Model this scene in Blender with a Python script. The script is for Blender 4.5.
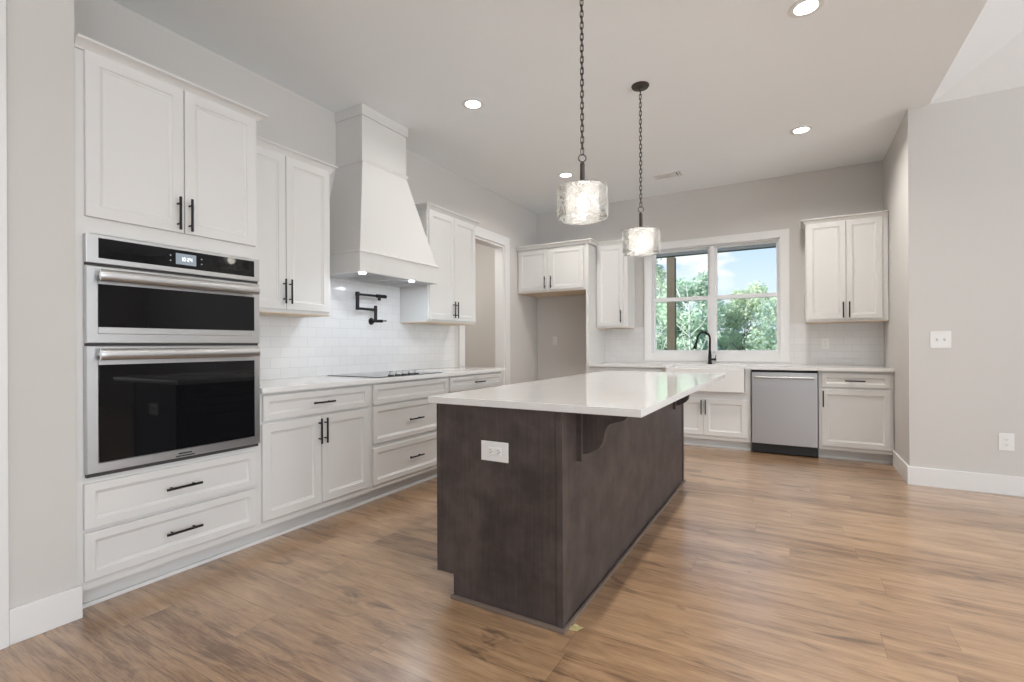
import bpy, bmesh, math, random
from mathutils import Vector, Matrix
for o in list(bpy.data.objects): bpy.data.objects.remove(o)
SC = bpy.context.scene
COL = SC.collection
PI = math.pi
# ---------------------------------------------------------------- camera
YAW, ROLL, CAMH, FPX = 0.5259, -0.0048, 1.142, 486.54
cam_data = bpy.data.cameras.new('camera')
cam_data.sensor_width = 36.0
cam_data.lens = FPX * 36.0 / 1024.0
cam_data.shift_y = 4.37 / 1024.0
cam_data.clip_start = 0.05
cam_data.clip_end = 300
cam = bpy.data.objects.new('camera', cam_data); COL.objects.link(cam)
fwd = Vector((-math.sin(YAW), math.cos(YAW), 0)); rgt = Vector((math.cos(YAW), math.sin(YAW), 0)); up = Vector((0, 0, 1))
cr = rgt * math.cos(ROLL) + up * math.sin(ROLL); cu = up * math.cos(ROLL) - rgt * math.sin(ROLL)
M = Matrix((cr, cu, -fwd)).transposed().to_4x4(); M.translation = Vector((0, 0, CAMH))
cam.matrix_world = M
SC.camera = cam
# ---------------------------------------------------------------- exposure
SC.view_settings.view_transform = 'Standard'
SC.view_settings.look = 'None'
SC.view_settings.exposure = 0.76
SC.view_settings.gamma = 1.0
SC.view_settings.use_curve_mapping = False
# ---------------------------------------------------------------- sky
W = bpy.data.worlds.new('sky'); SC.world = W; W.use_nodes = True
nt = W.node_tree; nt.nodes.clear()
def nd(t, k, **kw):
    n = t.nodes.new(k)
    for a, b in kw.items(): setattr(n, a, b)
    return n
out = nd(nt, 'ShaderNodeOutputWorld'); bg = nd(nt, 'ShaderNodeBackground'); bg.inputs[1].default_value = 0.69
tc = nd(nt, 'ShaderNodeTexCoord'); sx = nd(nt, 'ShaderNodeSeparateXYZ')
nt.links.new(tc.outputs['Generated'], sx.inputs[0])
rp = nd(nt, 'ShaderNodeValToRGB'); nt.links.new(sx.outputs[2], rp.inputs[0])
e = rp.color_ramp.elements
e[0].position = 0.0; e[0].color = (0.80, 0.90, 1.0, 1)
e[1].position = 0.55; e[1].color = (0.25, 0.45, 0.9, 1)
q = rp.color_ramp.elements.new(0.12); q.color = (0.70, 0.84, 0.99, 1)
q = rp.color_ramp.elements.new(0.20); q.color = (0.53, 0.71, 0.94, 1)
mp = nd(nt, 'ShaderNodeMapping'); mp.inputs['Scale'].default_value = (3.2, 3.2, 9.5); mp.inputs['Location'].default_value = (0.55, 0.2, 0.35)
nt.links.new(tc.outputs['Generated'], mp.inputs[0])
nz = nd(nt, 'ShaderNodeTexNoise'); nz.inputs['Scale'].default_value = 2.0; nz.inputs['Detail'].default_value = 5; nz.inputs['Roughness'].default_value = 0.5
nt.links.new(mp.outputs[0], nz.inputs['Vector'])
cr2 = nd(nt, 'ShaderNodeValToRGB'); cr2.color_ramp.elements[0].position = 0.53; cr2.color_ramp.elements[1].position = 0.63
nt.links.new(nz.outputs[0], cr2.inputs[0])
mxw = nd(nt, 'ShaderNodeMix', data_type='RGBA'); nt.links.new(cr2.outputs[0], mxw.inputs[0]); nt.links.new(rp.outputs[0], mxw.inputs[6])
mxw.inputs[7].default_value = (0.98, 0.98, 1.0, 1)
nt.links.new(mxw.outputs[2], bg.inputs[0]); nt.links.new(bg.outputs[0], out.inputs[0])
# ---------------------------------------------------------------- sun and daylight through the great-room windows
def light(name, kind, loc, power, size=0.1, rot=(0, 0, 0), col=(1, 1, 1), size_y=None, shape=None, spread=None):
    l = bpy.data.lights.new(name, kind); l.energy = power; l.color = col
    if kind == 'AREA':
        l.shape = shape or ('RECTANGLE' if size_y else 'SQUARE'); l.size = size
        if size_y: l.size_y = size_y
        if spread: l.spread = spread
    elif kind == 'SUN': l.angle = size
    else: l.shadow_soft_size = size
    o = bpy.data.objects.new(name, l); COL.objects.link(o); o.location = loc; o.rotation_euler = rot
    return o
light('sun', 'SUN', (-8, -10, 20), 4.2, 0.02, (math.radians(42), 0, math.radians(-40)), (1, 0.95, 0.86))
GRX = 6.6      # right wall of the great room
GRY = -5.2     # rear wall of the great room
DAY = (0.89, 0.945, 1.0); DAY_R = 74; DAY_B = 3; TILT = math.radians(123)   # daylight coming in off the ground, slightly upwards
RW = [(-4.6, -2.6), (-2.0, 0.0), (0.6, 2.4)]           # windows in the right wall (y ranges)
BW = [(-2.2, -0.2), (0.6, 2.8), (3.6, 5.8)]             # windows in the rear wall (x ranges)
WZ0, WZ1 = 0.3, 2.7
for a, b in RW: light('daylight', 'AREA', (GRX + 0.10, (a + b) / 2, 1.5), DAY_R, 2.3, (0, TILT, 0), DAY, b - a - .1)
for a, b in BW: light('daylight', 'AREA', ((a + b) / 2, GRY - 0.10, 1.5), DAY_B, b - a - .1, (TILT, 0, 0), DAY, 2.3)
WARM = (1.0, 0.97, 0.93)
CANS = [(-2.185, 3.17), (-2.205, 5.02), (0.06, 5.045), (0.065, 3.22), (0.06, 1.30)]  # last can is unseen, added to help light the near room
CAN_W = [3.1, 7.0, 10.0, 10.0, 8.5]
# ---------------------------------------------------------------- materials
def mat(name, col=(0.8, 0.8, 0.8), rough=0.5, metal=0.0, spec=0.5, coat=0.0, bump=None, emis=None, estr=0.0, var=None):
    m = bpy.data.materials.new(name); m.use_nodes = True
    b = m.node_tree.nodes['Principled BSDF']; t = m.node_tree
    b.inputs['Base Color'].default_value = (*col, 1); b.inputs['Roughness'].default_value = rough
    b.inputs['Metallic'].default_value = metal; b.inputs['Specular IOR Level'].default_value = spec
    b.inputs['Coat Weight'].default_value = coat
    if emis: b.inputs['Emission Color'].default_value = (*emis, 1); b.inputs['Emission Strength'].default_value = estr
    tcn = None
    if bump or var:
        tcn = nd(t, 'ShaderNodeTexCoord')
    if bump:
        n = nd(t, 'ShaderNodeTexNoise'); n.inputs['Scale'].default_value = bump[0]; n.inputs['Detail'].default_value = 4
        t.links.new(tcn.outputs['Object'], n.inputs['Vector'])
        bp = nd(t, 'ShaderNodeBump'); bp.inputs['Strength'].default_value = bump[1]; bp.inputs['Distance'].default_value = 0.002
        t.links.new(n.outputs[0], bp.inputs['Height']); t.links.new(bp.outputs[0], b.inputs['Normal'])
    if var:
        n = nd(t, 'ShaderNodeTexNoise'); n.inputs['Scale'].default_value = var[0]; n.inputs['Detail'].default_value = 3
        t.links.new(tcn.outputs['Object'], n.inputs['Vector'])
        mx = nd(t, 'ShaderNodeMix', data_type='RGBA'); t.links.new(n.outputs[0], mx.inputs[0])
        mx.inputs[6].default_value = (*[c * (1 - var[1]) for c in col], 1); mx.inputs[7].default_value = (*[min(1, c * (1 + var[1])) for c in col], 1)
        t.links.new(mx.outputs[2], b.inputs['Base Color'])
    return m
m_wall = mat('greige_wall_paint', (0.645, 0.62, 0.59), 0.85, spec=0.2, bump=(400, 0.05), var=(1.5, 0.015))
m_ceil = mat('ceiling_paint', (0.91, 0.93, 0.94), 0.9, spec=0.1, bump=(300, 0.06), var=(1.2, 0.01))
m_trim = mat('white_trim_paint', (0.80, 0.79, 0.775), 0.35, var=(2, 0.01))
m_cab = mat('cabinet_white_paint', (0.73, 0.718, 0.695), 0.38, var=(2.5, 0.012))
m_birch = mat('cabinet_underside_birch', (0.72, 0.58, 0.42), 0.5, var=(8, 0.08))
m_blk = mat('matte_black_metal', (0.018, 0.017, 0.018), 0.38, metal=0.6, var=(10, 0.1))
m_brz = mat('dark_bronze_metal', (0.075, 0.062, 0.055), 0.42, metal=0.7, var=(10, 0.1))
m_bglass = mat('black_oven_glass', (0.006, 0.006, 0.007), 0.03, spec=0.32, var=(3, 0.05))
m_bplas = mat('black_plastic', (0.02, 0.02, 0.02), 0.45, var=(20, 0.1))
m_plate = mat('white_plastic_plate', (0.84, 0.83, 0.81), 0.3, var=(20, 0.01))
m_slot = mat('dark_slot', (0.05, 0.045, 0.045), 0.6, var=(20, 0.05))
m_sink = mat('white_fireclay', (0.80, 0.79, 0.77), 0.12, coat=0.4, var=(4, 0.01))
m_vinyl = mat('white_window_vinyl', (0.80, 0.80, 0.80), 0.35, var=(5, 0.01))
m_disp = mat('display_screen', (0.10, 0.12, 0.14), 0.15, emis=(0.36, 0.41, 0.46), estr=0.35, var=(5, 0.02))
m_digit = mat('display_digits', (0.8, 0.85, 0.9), 0.3, emis=(0.9, 0.95, 1.0), estr=0.6, var=(5, 0.02))
m_bulb = mat('lit_bulb', (1, 1, 1), 0.3, emis=(1.0, 0.93, 0.82), estr=16, var=(5, 0.0))
m_can = mat('lit_downlight_lens', (1, 1, 1), 0.3, emis=(1.0, 0.96, 0.90), estr=6, var=(5, 0.0))
m_hoodlamp = mat('lit_hood_lens', (1, 1, 1), 0.3, emis=(0.88, 0.94, 1.0), estr=6, var=(5, 0.0))
m_beam = mat('porch_timber_brown', (0.12, 0.095, 0.062), 0.7, bump=(30, 0.4), var=(6, 0.3))
m_scrap = mat('yellow_paper_scrap', (0.92, 0.80, 0.46), 0.7, var=(40, 0.15))
m_grass = mat('lawn_grass', (0.10, 0.19, 0.06), 0.9, bump=(4, 0.5), var=(1.0, 0.3))
m_bark = mat('brown_bark', (0.15, 0.12, 0.09), 0.9, bump=(20, 0.5), var=(8, 0.3))
m_birchbark = mat('pale_birch_bark', (0.80, 0.80, 0.76), 0.7, bump=(20, 0.3), var=(6, 0.2))
def steel():
    m = mat('brushed_stainless_steel', (0.55, 0.55, 0.55), 0.27, metal=1.0); t = m.node_tree; b = t.nodes['Principled BSDF']
    tcn = nd(t, 'ShaderNodeTexCoord'); mp = nd(t, 'ShaderNodeMapping'); mp.inputs['Scale'].default_value = (2, 2, 300)
    n = nd(t, 'ShaderNodeTexNoise'); n.inputs['Scale'].default_value = 3; n.inputs['Detail'].default_value = 3
    t.links.new(tcn.outputs['Object'], mp.inputs[0]); t.links.new(mp.outputs[0], n.inputs['Vector'])
    mr = nd(t, 'ShaderNodeMapRange'); mr.inputs[3].default_value = 0.32; mr.inputs[4].default_value = 0.44
    t.links.new(n.outputs[0], mr.inputs[0]); t.links.new(mr.outputs[0], b.inputs['Roughness'])
    return m
m_steel = steel()
def quartz():
    m = mat('white_quartz', (0.80, 0.785, 0.765), 0.09, coat=0.0); t = m.node_tree; b = t.nodes['Principled BSDF']
    tcn = nd(t, 'ShaderNodeTexCoord'); n = nd(t, 'ShaderNodeTexNoise'); n.inputs['Scale'].default_value = 1.3; n.inputs['Detail'].default_value = 7; n.inputs['Distortion'].default_value = 2.2
    t.links.new(tcn.outputs['Object'], n.inputs['Vector'])
    r = nd(t, 'ShaderNodeValToRGB'); r.color_ramp.elements[0].position = 0.48; r.color_ramp.elements[0].color = (0.80, 0.785, 0.765, 1)
    r.color_ramp.elements[1].position = 0.53; r.color_ramp.elements[1].color = (0.80, 0.785, 0.765, 1)
    k = r.color_ramp.elements.new(0.505); k.color = (0.78, 0.765, 0.745, 1)
    t.links.new(n.outputs[0], r.inputs[0]); t.links.new(r.outputs[0], b.inputs['Base Color'])
    return m
m_quartz = quartz()
def stain():
    m = mat('dark_stained_wood', (0.075, 0.06, 0.055), 0.46, spec=0.2); t = m.node_tree; b = t.nodes['Principled BSDF']
    tcn = nd(t, 'ShaderNodeTexCoord')
    n1 = nd(t, 'ShaderNodeTexNoise'); n1.inputs['Scale'].default_value = 7; n1.inputs['Detail'].default_value = 6; n1.inputs['Roughness'].default_value = 0.6
    t.links.new(tcn.outputs['Object'], n1.inputs['Vector'])
    mp = nd(t, 'ShaderNodeMapping'); mp.inputs['Scale'].default_value = (70, 70, 2.5); t.links.new(tcn.outputs['Object'], mp.inputs[0])
    n2 = nd(t, 'ShaderNodeTexNoise'); n2.inputs['Scale'].default_value = 1.5; n2.inputs['Detail'].default_value = 4; t.links.new(mp.outputs[0], n2.inputs['Vector'])
    a = nd(t, 'ShaderNodeMath', operation='MULTIPLY_ADD'); a.inputs[1].default_value = 0.35; t.links.new(n2.outputs[0], a.inputs[0]); t.links.new(n1.outputs[0], a.inputs[2])
    r = nd(t, 'ShaderNodeValToRGB'); r.color_ramp.elements[0].position = 0.5; r.color_ramp.elements[0].color = (0.058, 0.046, 0.042, 1)
    r.color_ramp.elements[1].position = 0.9; r.color_ramp.elements[1].color = (0.112, 0.087, 0.079, 1)
    t.links.new(a.outputs[0], r.inputs[0]); t.links.new(r.outputs[0], b.inputs['Base Color'])
    return m
m_stain = stain()
def floor_mat():
    m = mat('oak_plank_floor', (0.4, 0.27, 0.18), 0.32, spec=0.6, coat=0.85); t = m.node_tree; b = t.nodes['Principled BSDF']; L = t.links.new
    tcn = nd(t, 'ShaderNodeTexCoord'); s = nd(t, 'ShaderNodeSeparateXYZ'); L(tcn.outputs['Object'], s.inputs[0])
    def math_(op, a, bb=None, c=None):
        n = nd(t, 'ShaderNodeMath', operation=op)
        for i, v in enumerate((a, bb, c)):
            if v is None: continue
            if isinstance(v, (int, float)): n.inputs[i].default_value = v
            else: L(v, n.inputs[i])
        return n.outputs[0]
    PW, PL = 0.184, 1.30
    yy = math_('DIVIDE', s.outputs[1], PW); row = math_('FLOOR', yy); fy = math_('FRACT', yy)
    wn = nd(t, 'ShaderNodeTexWhiteNoise', noise_dimensions='1D'); L(row, wn.inputs['W'])
    xx = math_('ADD', math_('DIVIDE', s.outputs[0], PL), math_('MULTIPLY', wn.outputs[0], 7.0)); colm = math_('FLOOR', xx); fx = math_('FRACT', xx)
    cb = nd(t, 'ShaderNodeCombineXYZ'); L(row, cb.inputs[0]); L(colm, cb.inputs[1])
    wp = nd(t, 'ShaderNodeTexWhiteNoise', noise_dimensions='3D'); L(cb.outputs[0], wp.inputs['Vector'])
    # grain, each plank with its own offset
    off = nd(t, 'ShaderNodeVectorMath', operation='SCALE'); L(wp.outputs['Color'], off.inputs[0]); off.inputs['Scale'].default_value = 40
    va = nd(t, 'ShaderNodeVectorMath', operation='ADD'); L(tcn.outputs['Object'], va.inputs[0]); L(off.outputs[0], va.inputs[1])
    def noise(scale, sc, det, dist=0.0, ro=0.55):
        mp = nd(t, 'ShaderNodeMapping'); mp.inputs['Scale'].default_value = sc; L(va.outputs[0], mp.inputs[0])
        n = nd(t, 'ShaderNodeTexNoise'); n.inputs['Scale'].default_value = scale; n.inputs['Detail'].default_value = det; n.inputs['Distortion'].default_value = dist; n.inputs['Roughness'].default_value = ro
        L(mp.outputs[0], n.inputs['Vector']); return n.outputs[0]
    g1 = noise(2.4, (0.9, 7, 1), 5, 0.8)
    g2 = noise(5, (1.6, 30, 1), 6, 0.3, 0.75)
    g3 = noise(3.2, (0.8, 3.0, 1), 4, 1.2)
    r = nd(t, 'ShaderNodeValToRGB'); E_ = r.color_ramp.elements
    E_[0].position = 0.37; E_[0].color = (0.185, 0.098, 0.050, 1); E_[1].position = 0.66; E_[1].color = (0.545, 0.352, 0.202, 1)
    k = E_.new(0.5); k.color = (0.388, 0.236, 0.130, 1); b.inputs['Coat Roughness'].default_value = 0.22
    base = math_('ADD', math_('MULTIPLY', g1, 0.50), math_('MULTIPLY', g2, 0.52))
    base = math_('ADD', base, math_('MULTIPLY', math_('SUBTRACT', wp.outputs[0], 0.5), 0.13))
    L(base, r.inputs[0])
    kn = nd(t, 'ShaderNodeValToRGB'); kn.color_ramp.elements[0].position = 0.58; kn.color_ramp.elements[1].position = 0.70; L(g3, kn.inputs[0])
    mk = nd(t, 'ShaderNodeMix', data_type='RGBA'); L(math_('MULTIPLY', kn.outputs[0], 0.75), mk.inputs[0]); L(r.outputs[0], mk.inputs[6]); mk.inputs[7].default_value = (0.12, 0.068, 0.042, 1)
    gap = math_('MAXIMUM', math_('LESS_THAN', fy, 0.014), math_('LESS_THAN', fx, 0.0018))
    mg = nd(t, 'ShaderNodeMix', data_type='RGBA'); L(math_('MULTIPLY', gap, 0.55), mg.inputs[0]); L(mk.outputs[2], mg.inputs[6]); mg.inputs[7].default_value = (0.10, 0.06, 0.04, 1)
    L(mg.outputs[2], b.inputs['Base Color'])
    mr = nd(t, 'ShaderNodeMapRange'); mr.inputs[3].default_value = 0.24; mr.inputs[4].default_value = 0.40; L(g2, mr.inputs[0]); L(mr.outputs[0], b.inputs['Roughness'])
    bp = nd(t, 'ShaderNodeBump'); bp.inputs['Strength'].default_value = 0.25; bp.inputs['Distance'].default_value = 0.001
    L(math_('SUBTRACT', g2, gap), bp.inputs['Height']); L(bp.outputs[0], b.inputs['Normal'])
    return m
m_floor = floor_mat()
def tile_mat(name, axis):
    m = mat(name, (0.80, 0.79, 0.78), 0.10); t = m.node_tree; b = t.nodes['Principled BSDF']; L = t.links.new
    tcn = nd(t, 'ShaderNodeTexCoord'); s = nd(t, 'ShaderNodeSeparateXYZ'); L(tcn.outputs['Object'], s.inputs[0])
    c = nd(t, 'ShaderNodeCombineXYZ'); L(s.outputs[axis], c.inputs[0])
    sub = nd(t, 'ShaderNodeMath', operation='SUBTRACT'); L(s.outputs[2], sub.inputs[0]); sub.inputs[1].default_value = 0.908; L(sub.outputs[0], c.inputs[1])
    br = nd(t, 'ShaderNodeTexBrick'); br.inputs['Scale'].default_value = 1.0; br.inputs['Brick Width'].default_value = 0.1524; br.inputs['Row Height'].default_value = 0.0762
    br.inputs['Mortar Size'].default_value = 0.0016; br.inputs['Mortar Smooth'].default_value = 0.6
    br.inputs['Color1'].default_value = (0.77, 0.76, 0.75, 1); br.inputs['Color2'].default_value = (0.735, 0.725, 0.715, 1); br.inputs['Mortar'].default_value = (0.60, 0.59, 0.585, 1)
    L(c.outputs[0], br.inputs['Vector']); L(br.outputs['Color'], b.inputs['Base Color'])
    n = nd(t, 'ShaderNodeTexNoise'); n.inputs['Scale'].default_value = 14; L(tcn.outputs['Object'], n.inputs['Vector'])
    mt = nd(t, 'ShaderNodeMath', operation='MULTIPLY_ADD'); L(br.outputs['Fac'], mt.inputs[0]); mt.inputs[1].default_value = -1.0
    ms = nd(t, 'ShaderNodeMath', operation='MULTIPLY'); L(n.outputs[0], ms.inputs[0]); ms.inputs[1].default_value = 0.35; L(ms.outputs[0], mt.inputs[2])
    bp = nd(t, 'ShaderNodeBump'); bp.inputs['Strength'].default_value = 0.35; bp.inputs['Distance'].default_value = 0.002; L(mt.outputs[0], bp.inputs['Height']); L(bp.outputs[0], b.inputs['Normal'])
    return m
m_tile_left = tile_mat('white_subway_tile_left', 1)
m_tile_back = tile_mat('white_subway_tile_back', 0)
def pane_mat():
    m = bpy.data.materials.new('window_glass'); m.use_nodes = True; t = m.node_tree; t.nodes.clear(); L = t.links.new
    o = nd(t, 'ShaderNodeOutputMaterial'); mx = nd(t, 'ShaderNodeMixShader'); tr = nd(t, 'ShaderNodeBsdfTransparent'); gl = nd(t, 'ShaderNodeBsdfGlossy')
    tr.inputs[0].default_value = (0.97, 0.985, 0.98, 1); gl.inputs['Roughness'].default_value = 0.01
    fr = nd(t, 'ShaderNodeFresnel'); fr.inputs[0].default_value = 1.22
    L(fr.outputs[0], mx.inputs[0]); L(tr.outputs[0], mx.inputs[1]); L(gl.outputs[0], mx.inputs[2]); L(mx.outputs[0], o.inputs[0])
    return m
m_pane = pane_mat()
def seeded_glass():
    m = bpy.data.materials.new('seeded_glass'); m.use_nodes = True; t = m.node_tree; t.nodes.clear(); L = t.links.new
    o = nd(t, 'ShaderNodeOutputMaterial'); tr = nd(t, 'ShaderNodeBsdfTransparent'); tl = nd(t, 'ShaderNodeBsdfTranslucent'); df = nd(t, 'ShaderNodeBsdfDiffuse'); gl = nd(t, 'ShaderNodeBsdfGlossy')
    tl.inputs[0].default_value = (0.95, 0.94, 0.92, 1); df.inputs[0].default_value = (0.95, 0.94, 0.92, 1); gl.inputs['Roughness'].default_value = 0.06
    tcn = nd(t, 'ShaderNodeTexCoord')
    v = nd(t, 'ShaderNodeTexVoronoi'); v.inputs['Scale'].default_value = 150; L(tcn.outputs['Object'], v.inputs['Vector'])
    n = nd(t, 'ShaderNodeTexNoise'); n.inputs['Scale'].default_value = 60; n.inputs['Detail'].default_value = 4; L(tcn.outputs['Object'], n.inputs['Vector'])
    mu = nd(t, 'ShaderNodeMath', operation='MULTIPLY'); L(v.outputs['Distance'], mu.inputs[0]); L(n.outputs[0], mu.inputs[1])
    mr = nd(t, 'ShaderNodeMapRange'); mr.inputs[1].default_value = 0.1; mr.inputs[2].default_value = 0.45; mr.inputs[3].default_value = 0.06; mr.inputs[4].default_value = 0.40; L(mu.outputs[0], mr.inputs[0])
    lw = nd(t, 'ShaderNodeLayerWeight'); lw.inputs[0].default_value = 0.35
    ad = nd(t, 'ShaderNodeMath', operation='ADD', use_clamp=True); L(mr.outputs[0], ad.inputs[0])
    pw = nd(t, 'ShaderNodeMath', operation='POWER'); L(lw.outputs['Facing'], pw.inputs[0]); pw.inputs[1].default_value = 3.0; L(pw.outputs[0], ad.inputs[1])
    a = nd(t, 'ShaderNodeMixShader'); a.inputs[0].default_value = 0.5; L(tl.outputs[0], a.inputs[1]); L(df.outputs[0], a.inputs[2])
    c = nd(t, 'ShaderNodeMixShader'); L(ad.outputs[0], c.inputs[0]); L(tr.outputs[0], c.inputs[1]); L(a.outputs[0], c.inputs[2])
    fr = nd(t, 'ShaderNodeFresnel'); fr.inputs[0].default_value = 1.45
    bp = nd(t, 'ShaderNodeBump'); bp.inputs['Strength'].default_value = 0.5; bp.inputs['Distance'].default_value = 0.002; L(v.outputs['Distance'], bp.inputs['Height']); L(bp.outputs[0], gl.inputs['Normal'])
    f = nd(t, 'ShaderNodeMixShader'); L(fr.outputs[0], f.inputs[0]); L(c.outputs[0], f.inputs[1]); L(gl.outputs[0], f.inputs[2]); L(f.outputs[0], o.inputs[0])
    return m
m_seed = seeded_glass()
def leaf_mat(name, c):
    m = bpy.data.materials.new(name); m.use_nodes = True; t = m.node_tree; t.nodes.clear(); L = t.links.new
    o = nd(t, 'ShaderNodeOutputMaterial'); d = nd(t, 'ShaderNodeBsdfDiffuse'); tl = nd(t, 'ShaderNodeBsdfTranslucent'); mx = nd(t, 'ShaderNodeMixShader'); mx.inputs[0].default_value = 0.45
    tcn = nd(t, 'ShaderNodeTexCoord'); n = nd(t, 'ShaderNodeTexNoise'); n.inputs['Scale'].default_value = 1.6; n.inputs['Detail'].default_value = 3; L(tcn.outputs['Object'], n.inputs['Vector'])
    r = nd(t, 'ShaderNodeValToRGB'); r.color_ramp.elements[0].position = 0.35; r.color_ramp.elements[1].position = 0.65
    r.color_ramp.elements[0].color = (*[x * 0.72 for x in c], 1); r.color_ramp.elements[1].color = (*[min(1, x * 1.25) for x in c], 1)
    L(n.outputs[0], r.inputs[0]); L(r.outputs[0], d.inputs[0]); L(r.outputs[0], tl.inputs[0]); L(d.outputs[0], mx.inputs[1]); L(tl.outputs[0], mx.inputs[2]); L(mx.outputs[0], o.inputs[0])
    return m
m_leaf = [leaf_mat('leaf_soft_green', (0.62, 0.74, 0.62)), leaf_mat('leaf_yellow_green', (0.70, 0.78, 0.60)), leaf_mat('leaf_deep_green', (0.56, 0.68, 0.58))]
# ---------------------------------------------------------------- mesh helpers
class MB:
    def __init__(s): s.bm = bmesh.new()
    def box(s, x0, x1, y0, y1, z0, z1, bev=0.0, seg=2):
        t = bmesh.new()
        bmesh.ops.create_cube(t, size=1.0)
        for v in t.verts: v.co = Vector(((x0 + x1) / 2 + v.co.x * (x1 - x0), (y0 + y1) / 2 + v.co.y * (y1 - y0), (z0 + z1) / 2 + v.co.z * (z1 - z0)))
        if bev: bmesh.ops.bevel(t, geom=list(t.edges), offset=bev, segments=seg, affect='EDGES', profile=0.6)
        s.merge(t); return s
    def merge(s, t, mtx=None):
        me = bpy.data.meshes.new('tmp'); t.to_mesh(me); t.free()
        if mtx: me.transform(mtx)
        s.bm.from_mesh(me); bpy.data.meshes.remove(me)
    def prism(s, pts, axis, a, b, bev=0.0):
        # pts: 2D outline; axis: extrusion axis 0/1/2
        t = bmesh.new()
        def mk(p, w):
            if axis == 0: return (w, p[0], p[1])
            if axis == 1: return (p[0], w, p[1])
            return (p[0], p[1], w)
        v0 = [t.verts.new(mk(p, a)) for p in pts]; v1 = [t.verts.new(mk(p, b)) for p in pts]
        t.faces.new(v0); t.faces.new(v1)
        n = len(pts)
        for i in range(n): t.faces.new((v0[i], v0[(i + 1) % n], v1[(i + 1) % n], v1[i]))
        bmesh.ops.recalc_face_normals(t, faces=t.faces)
        if bev: bmesh.ops.bevel(t, geom=list(t.edges), offset=bev, segments=2, affect='EDGES', profile=0.6)
        s.merge(t); return s
    def cyl(s, p, q, r, r2=None, seg=20, caps=True):
        p, q = Vector(p), Vector(q); d = q - p; L = d.length; t = bmesh.new()
        bmesh.ops.create_cone(t, cap_ends=caps, segments=seg, radius1=r, radius2=r if r2 is None else r2, depth=L)
        mt = Matrix.Translation((p + q) / 2) @ d.to_track_quat('Z', 'Y').to_matrix().to_4x4()
        s.merge(t, mt); return s
    def lathe(s, prof, c=(0, 0, 0), seg=40, axis='Z'):
        t = bmesh.new(); rings = []
        for r, z in prof:
            if r < 1e-6: rings.append([t.verts.new((0, 0, z))])
            else: rings.append([t.verts.new((r * math.cos(2 * PI * i / seg), r * math.sin(2 * PI * i / seg), z)) for i in range(seg)])
        for a, b in zip(rings, rings[1:]):
            for i in range(seg):
                j = (i + 1) % seg
                f = [a[i % len(a)], a[j % len(a)], b[j % len(b)], b[i % len(b)]]
                u = []
                for k in f:
                    if k not in u: u.append(k)
                if len(u) > 2: t.faces.new(u)
        bmesh.ops.recalc_face_normals(t, faces=t.faces)
        R = Matrix.Identity(4)
        if axis == 'X': R = Matrix.Rotation(PI / 2, 4, 'Y')
        if axis == 'Y': R = Matrix.Rotation(PI / 2, 4, 'X')
        s.merge(t, Matrix.Translation(c) @ R); return s
    def tube(s, pts, r, seg=12, radii=None, closed=False):
        pts = [Vector(p) for p in pts]; t = bmesh.new(); n = len(pts); rings = []; N = None
        for i, p in enumerate(pts):
            if closed: d = (pts[(i + 1) % n] - pts[i - 1]).normalized()
            else: d = ((pts[min(i + 1, n - 1)] - pts[max(i - 1, 0)])).normalized()
            if N is None: N = d.orthogonal().normalized()
            else: N = (N - d * N.dot(d)).normalized()
            B = d.cross(N); rr = radii[i] if radii else r
            rings.append([t.verts.new(p + (N * math.cos(2 * PI * k / seg) + B * math.sin(2 * PI * k / seg)) * rr) for k in range(seg)])
        for i in range(n if closed else n - 1):
            a, b = rings[i], rings[(i + 1) % n]
            for k in range(seg): t.faces.new((a[k], a[(k + 1) % seg], b[(k + 1) % seg], b[k]))
        if not closed: t.faces.new(rings[0]); t.faces.new(rings[-1])
        bmesh.ops.recalc_face_normals(t, faces=t.faces); s.merge(t); return s
    def rings(s, x0, x1, z0, z1, prof):
        # nested rectangles in the xz plane: prof = [(inset, y), ...]; first and last capped
        t = bmesh.new(); R = []
        for i, y in prof: R.append([t.verts.new(c) for c in ((x0 + i, y, z0 + i), (x1 - i, y, z0 + i), (x1 - i, y, z1 - i), (x0 + i, y, z1 - i))])
        t.faces.new(R[0]); t.faces.new(R[-1])
        for a, b in zip(R, R[1:]):
            for k in range(4): t.faces.new((a[k], a[(k + 1) % 4], b[(k + 1) % 4], b[k]))
        bmesh.ops.recalc_face_normals(t, faces=t.faces); s.merge(t); return s
    def build(s, name, m, parent=None, smooth=True):
        me = bpy.data.meshes.new(name); s.bm.to_mesh(me); s.bm.free(); me.materials.append(m)
        if smooth:
            me.polygons.foreach_set('use_smooth', [True] * len(me.polygons))
            me.set_sharp_from_angle(angle=math.radians(32))
        o = bpy.data.objects.new(name, me); COL.objects.link(o)
        if smooth: o.modifiers.new('weighted_normals', 'WEIGHTED_NORMAL').keep_sharp = True
        if parent: o.parent = parent
        return o
def empty(name, loc, rz=0.0, label=None, cat=None, group=None):
    o = bpy.data.objects.new(name, None); COL.objects.link(o); o.location = loc; o.rotation_euler = (0, 0, rz); o.empty_display_size = 0.1
    if label: tag(o, label, cat, group)
    return o
def tag(o, label, cat, group=None):
    o['label'] = label; o['category'] = cat
    if group: o['group'] = group
    return o
def structure(o): o['kind'] = 'structure'; return o
def S(name, mb, m): return structure(mb.build(name, m, smooth=False))
# ================================================================ SETTING
CE = 3.048; WL = -3.2375; WB = 6.317; XR = 0.8045; YW = 5.035; XE = 0.937; SX = -2.62; SY = 0.851
S('floor', MB().box(-5.2, GRX, GRY, WB + .14, -0.12, 0.0), m_floor)
# flat kitchen ceiling
S('ceiling', MB().box(-5.2, XE, GRY, WB + .14, CE, CE + .12).box(XE, GRX + .12, YW, WB + .14, CE, CE + .12), m_ceil)
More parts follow.
